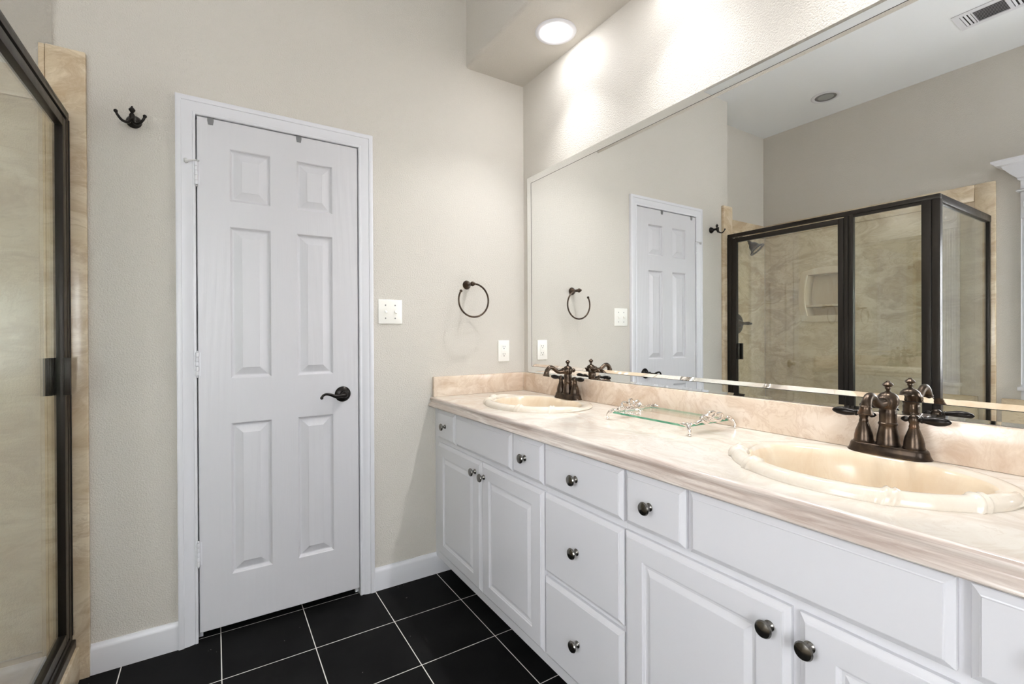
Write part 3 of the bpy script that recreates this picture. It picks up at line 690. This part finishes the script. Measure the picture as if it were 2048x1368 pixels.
def shower_head():
    X = -2.385
    t = thing('showerhead', 'dark bronze bell shower head on the end wall of the shower', 'shower head', (X, .2185, 2.02))
    b = BM(); lathe(b, [(.028, 0), (.028, .003), (.018, .009), (.010, .013)], (X, .2185, 2.02), (0, -1, 0), 24); part('flange', b, M['bronze'], t)
    b = BM(); tube(b, [(X, .217, 2.02), (X, .17, 2.025), (X, .125, 2.005), (X, .098, 1.968)], .0095, 14); part('shower_arm', b, M['bronze'], t)
    d = Vector((-.25, -.62, -.74)); c = Vector((X, .098, 1.968))
    b = BM(); lathe(b, [(.012, -.008), (.016, 0), (.016, .010), (.022, .016), (.034, .030), (.040, .052), (.044, .064), (.062, .078), (.068, .084), (.067, .090), (.046, .086), (.042, .080)], c, d, 36); part('head', b, M['bronze'], t)
    b = BM(); lathe(b, [(.041, .079), (.038, .084), (0, .086)], c, d, 30); part('spray_face', b, M['chrome'], t)
shower_head()
def valve():
    X, Z = -2.39, 1.282
    t = thing('shower_valve', 'dark bronze round shower valve with lever on the end wall of the shower', 'valve', (X, .2185, Z))
    b = BM(); lathe(b, [(.085, 0), (.086, .004), (.078, .010), (.060, .014), (.036, .018), (.030, .032), (.024, .040)], (X, .2185, Z), (0, -1, 0), 40); part('escutcheon', b, M['bronze'], t)
    b = BM(); lathe(b, [(.022, .038), (.018, .052), (.012, .060), (.010, .075), (.013, .085), (.012, .110), (.006, .118), (0, .119)], (X, .2185, Z), (0, -1, .03), 24)
    tube(b, [(X, .15, Z), (X-.02, .13, Z-.005), (X-.055, .12, Z)], [.010, .008, .009], 12); part('lever', b, M['bronze'], t)
valve()

# ------------------------------------------------------------------ bathtub in its stone deck under the window
def tub():
    x0, x1, y0, y1, zd = -2.838, -1.96, -2.80, -1.3365, .50
    t = thing('bathtub', 'white bathtub set in a beige stone deck under the window', 'bathtub', ((x0+x1)/2, (y0+y1)/2, 0))
    cx, cy, ax, ay = -2.40, -2.07, .33, .62; N = 64
    b = BM(); e = []
    def ringe(pts):
        vs = [b.verts.new(p) for p in pts]; return [b.edges.new((vs[i], vs[(i+1) % len(vs)])) for i in range(len(vs))]
    e += ringe([(x0, y0, zd), (x1, y0, zd), (x1, y1, zd), (x0, y1, zd)]); e += ringe([(cx+ax*math.cos(2*PI*i/N), cy+ay*math.sin(2*PI*i/N), zd) for i in range(N)])
    bmesh.ops.triangle_fill(b, edges=e, use_beauty=True)
    box(b, x1-.02, x1, y0, y1, 0, zd-.0005); box(b, x0, x1-.02, y0, y0+.02, 0, zd-.0005)
    part('deck', b, M['stone'], t)
    b = BM(); box(b, x0, x0+.018, y0, y1, zd+.0005, .770, .003); part('wall_splash', b, M['stone'], t)
    b = BM(); R = lambda f, z: [(cx+(ax+f)*math.cos(2*PI*i/N), cy+(ay+f)*math.sin(2*PI*i/N), z) for i in range(N)]
    loft(b, [R(.03, zd+.001), R(.03, zd+.012), R(.015, zd+.022), R(-.015, zd+.020), R(-.03, zd), R(-.06, zd-.15), R(-.10, zd-.30), R(-.16, zd-.38), R(-.28, zd-.40)], False, True); part('basin', b, M['plate'], t)
tub()

# ------------------------------------------------------------------ window over the tub with fluted casing and crown
def window():
    t = struct('window_1', (XL, (WY0+WY1)/2, WZ0))
    cw = .115
    for ya in (WY1, WY0-cw):
        yb = ya+cw; b = BM()
        P = [(ya, 0), (ya, .018)]
        for k in range(4):
            c = ya+.0175+.0267*k; P += [(c-.004, .018), (c-.0005, .011), (c+.006, .009), (c+.0125, .011), (c+.016, .018)]
        P += [(yb, .018), (yb, 0)]
        prism(b, P, lambda p, s: (XL+.0005+p[1], p[0], s), .865, 1.913); box(b, XL, XL+.02, ya, yb, .852, .866); part('fluted_casing', b, M['trim'], t)
        b = BM(); box(b, XL, XL+.024, ya-.001, yb+.001, 1.913, 2.078, .002); yc = (ya+yb)/2; zc = 1.995
        lathe(b, [(.050, .024), (.050, .028), (.046, .030), (.042, .027), (.037, .026), (.033, .030), (.028, .031), (.024, .027), (.018, .026), (.014, .031), (.007, .034), (0, .0345)], (XL, yc, zc), (1, 0, 0), 36); part('rosette_block', b, M['trim'], t)
    b = BM(); P = [(1.972, 0), (1.972, .018), (1.985, .018), (1.99, .013), (2.05, .013), (2.055, .018), (2.077, .018), (2.077, 0)]
    prism(b, P, lambda p, s: (XL+p[1], s, p[0]), WY0+.001, WY1-.001); part('head_casing', b, M['trim'], t)
    b = BM(); box(b, XL, XL+.05, WY0-cw-.012, WY1+cw+.012, .828, .852, .005); box(b, XL, XL+.02, WY0-cw, WY1+cw, .7705, .828, .002); part('sill', b, M['trim'], t)
    b = BM(); ring = lambda o, z: [(XL, WY0-cw-o, z), (XL+.026+o, WY0-cw-o, z), (XL+.026+o, WY1+cw+o, z), (XL, WY1+cw+o, z)]
    loft(b, [ring(o, z) for o, z in ((.014, 2.0785), (.018, 2.081), (.018, 2.086), (.006, 2.094), (.0, 2.096), (0, 2.146), (.006, 2.150), (.012, 2.156), (.013, 2.166), (.020, 2.174), (.042, 2.196), (.066, 2.226), (.072, 2.240), (.094, 2.246), (.098, 2.252), (.112, 2.2635), (.114, 2.276))]); part('crown', b, M['trim'], t)
    b = BM(); fn = lambda u, v, d: (d, u, v)
    ym = (WY0+WY1)/2; zm = (WZ0+WZ1)/2
    holed(b, fn, WY0, WY1, WZ0, WZ1, [(WY0+.045, WY1-.045, WZ0+.05, zm-.02), (WY0+.045, WY1-.045, zm+.02, WZ1-.05)], XL-.055, XL-.095); part('sash_frame', b, M['trim'], t)
    for za, zb in ((WZ0+.05, zm-.02), (zm+.02, WZ1-.05)):
        b = BM(); box(b, XL-.078, XL-.074, WY0+.045, WY1-.045, za, zb); part('glass_pane', b, M['window_glass'], t)
window()

def added_fill_window():  # made-up window that lets in fill daylight from behind
    t = struct('fill_window', ((VX0+VX1)/2, YF, VZ0)); fn = lambda u, v, d: (u, d, v); xm = (VX0+VX1)/2
    b = BM(); panes = [(VX0+.05, xm-.025, VZ0+.05, VZ1-.05), (xm+.025, VX1-.05, VZ0+.05, VZ1-.05)]
    holed(b, fn, VX0, VX1, VZ0, VZ1, panes, YF-.055, YF-.095); part('sash_frame', b, M['trim'], t)
    for p in panes:
        b = BM(); box(b, p[0], p[1], YF-.078, YF-.074, p[2], p[3]); part('glass_pane', b, M['window_glass'], t)
    b = BM(); holed(b, fn, VX0-.07, VX1+.07, VZ0-.07, VZ1+.07, [(VX0, VX1, VZ0, VZ1)], YF+.018, YF+.0005); part('window_casing', b, M['trim'], t)
added_fill_window()
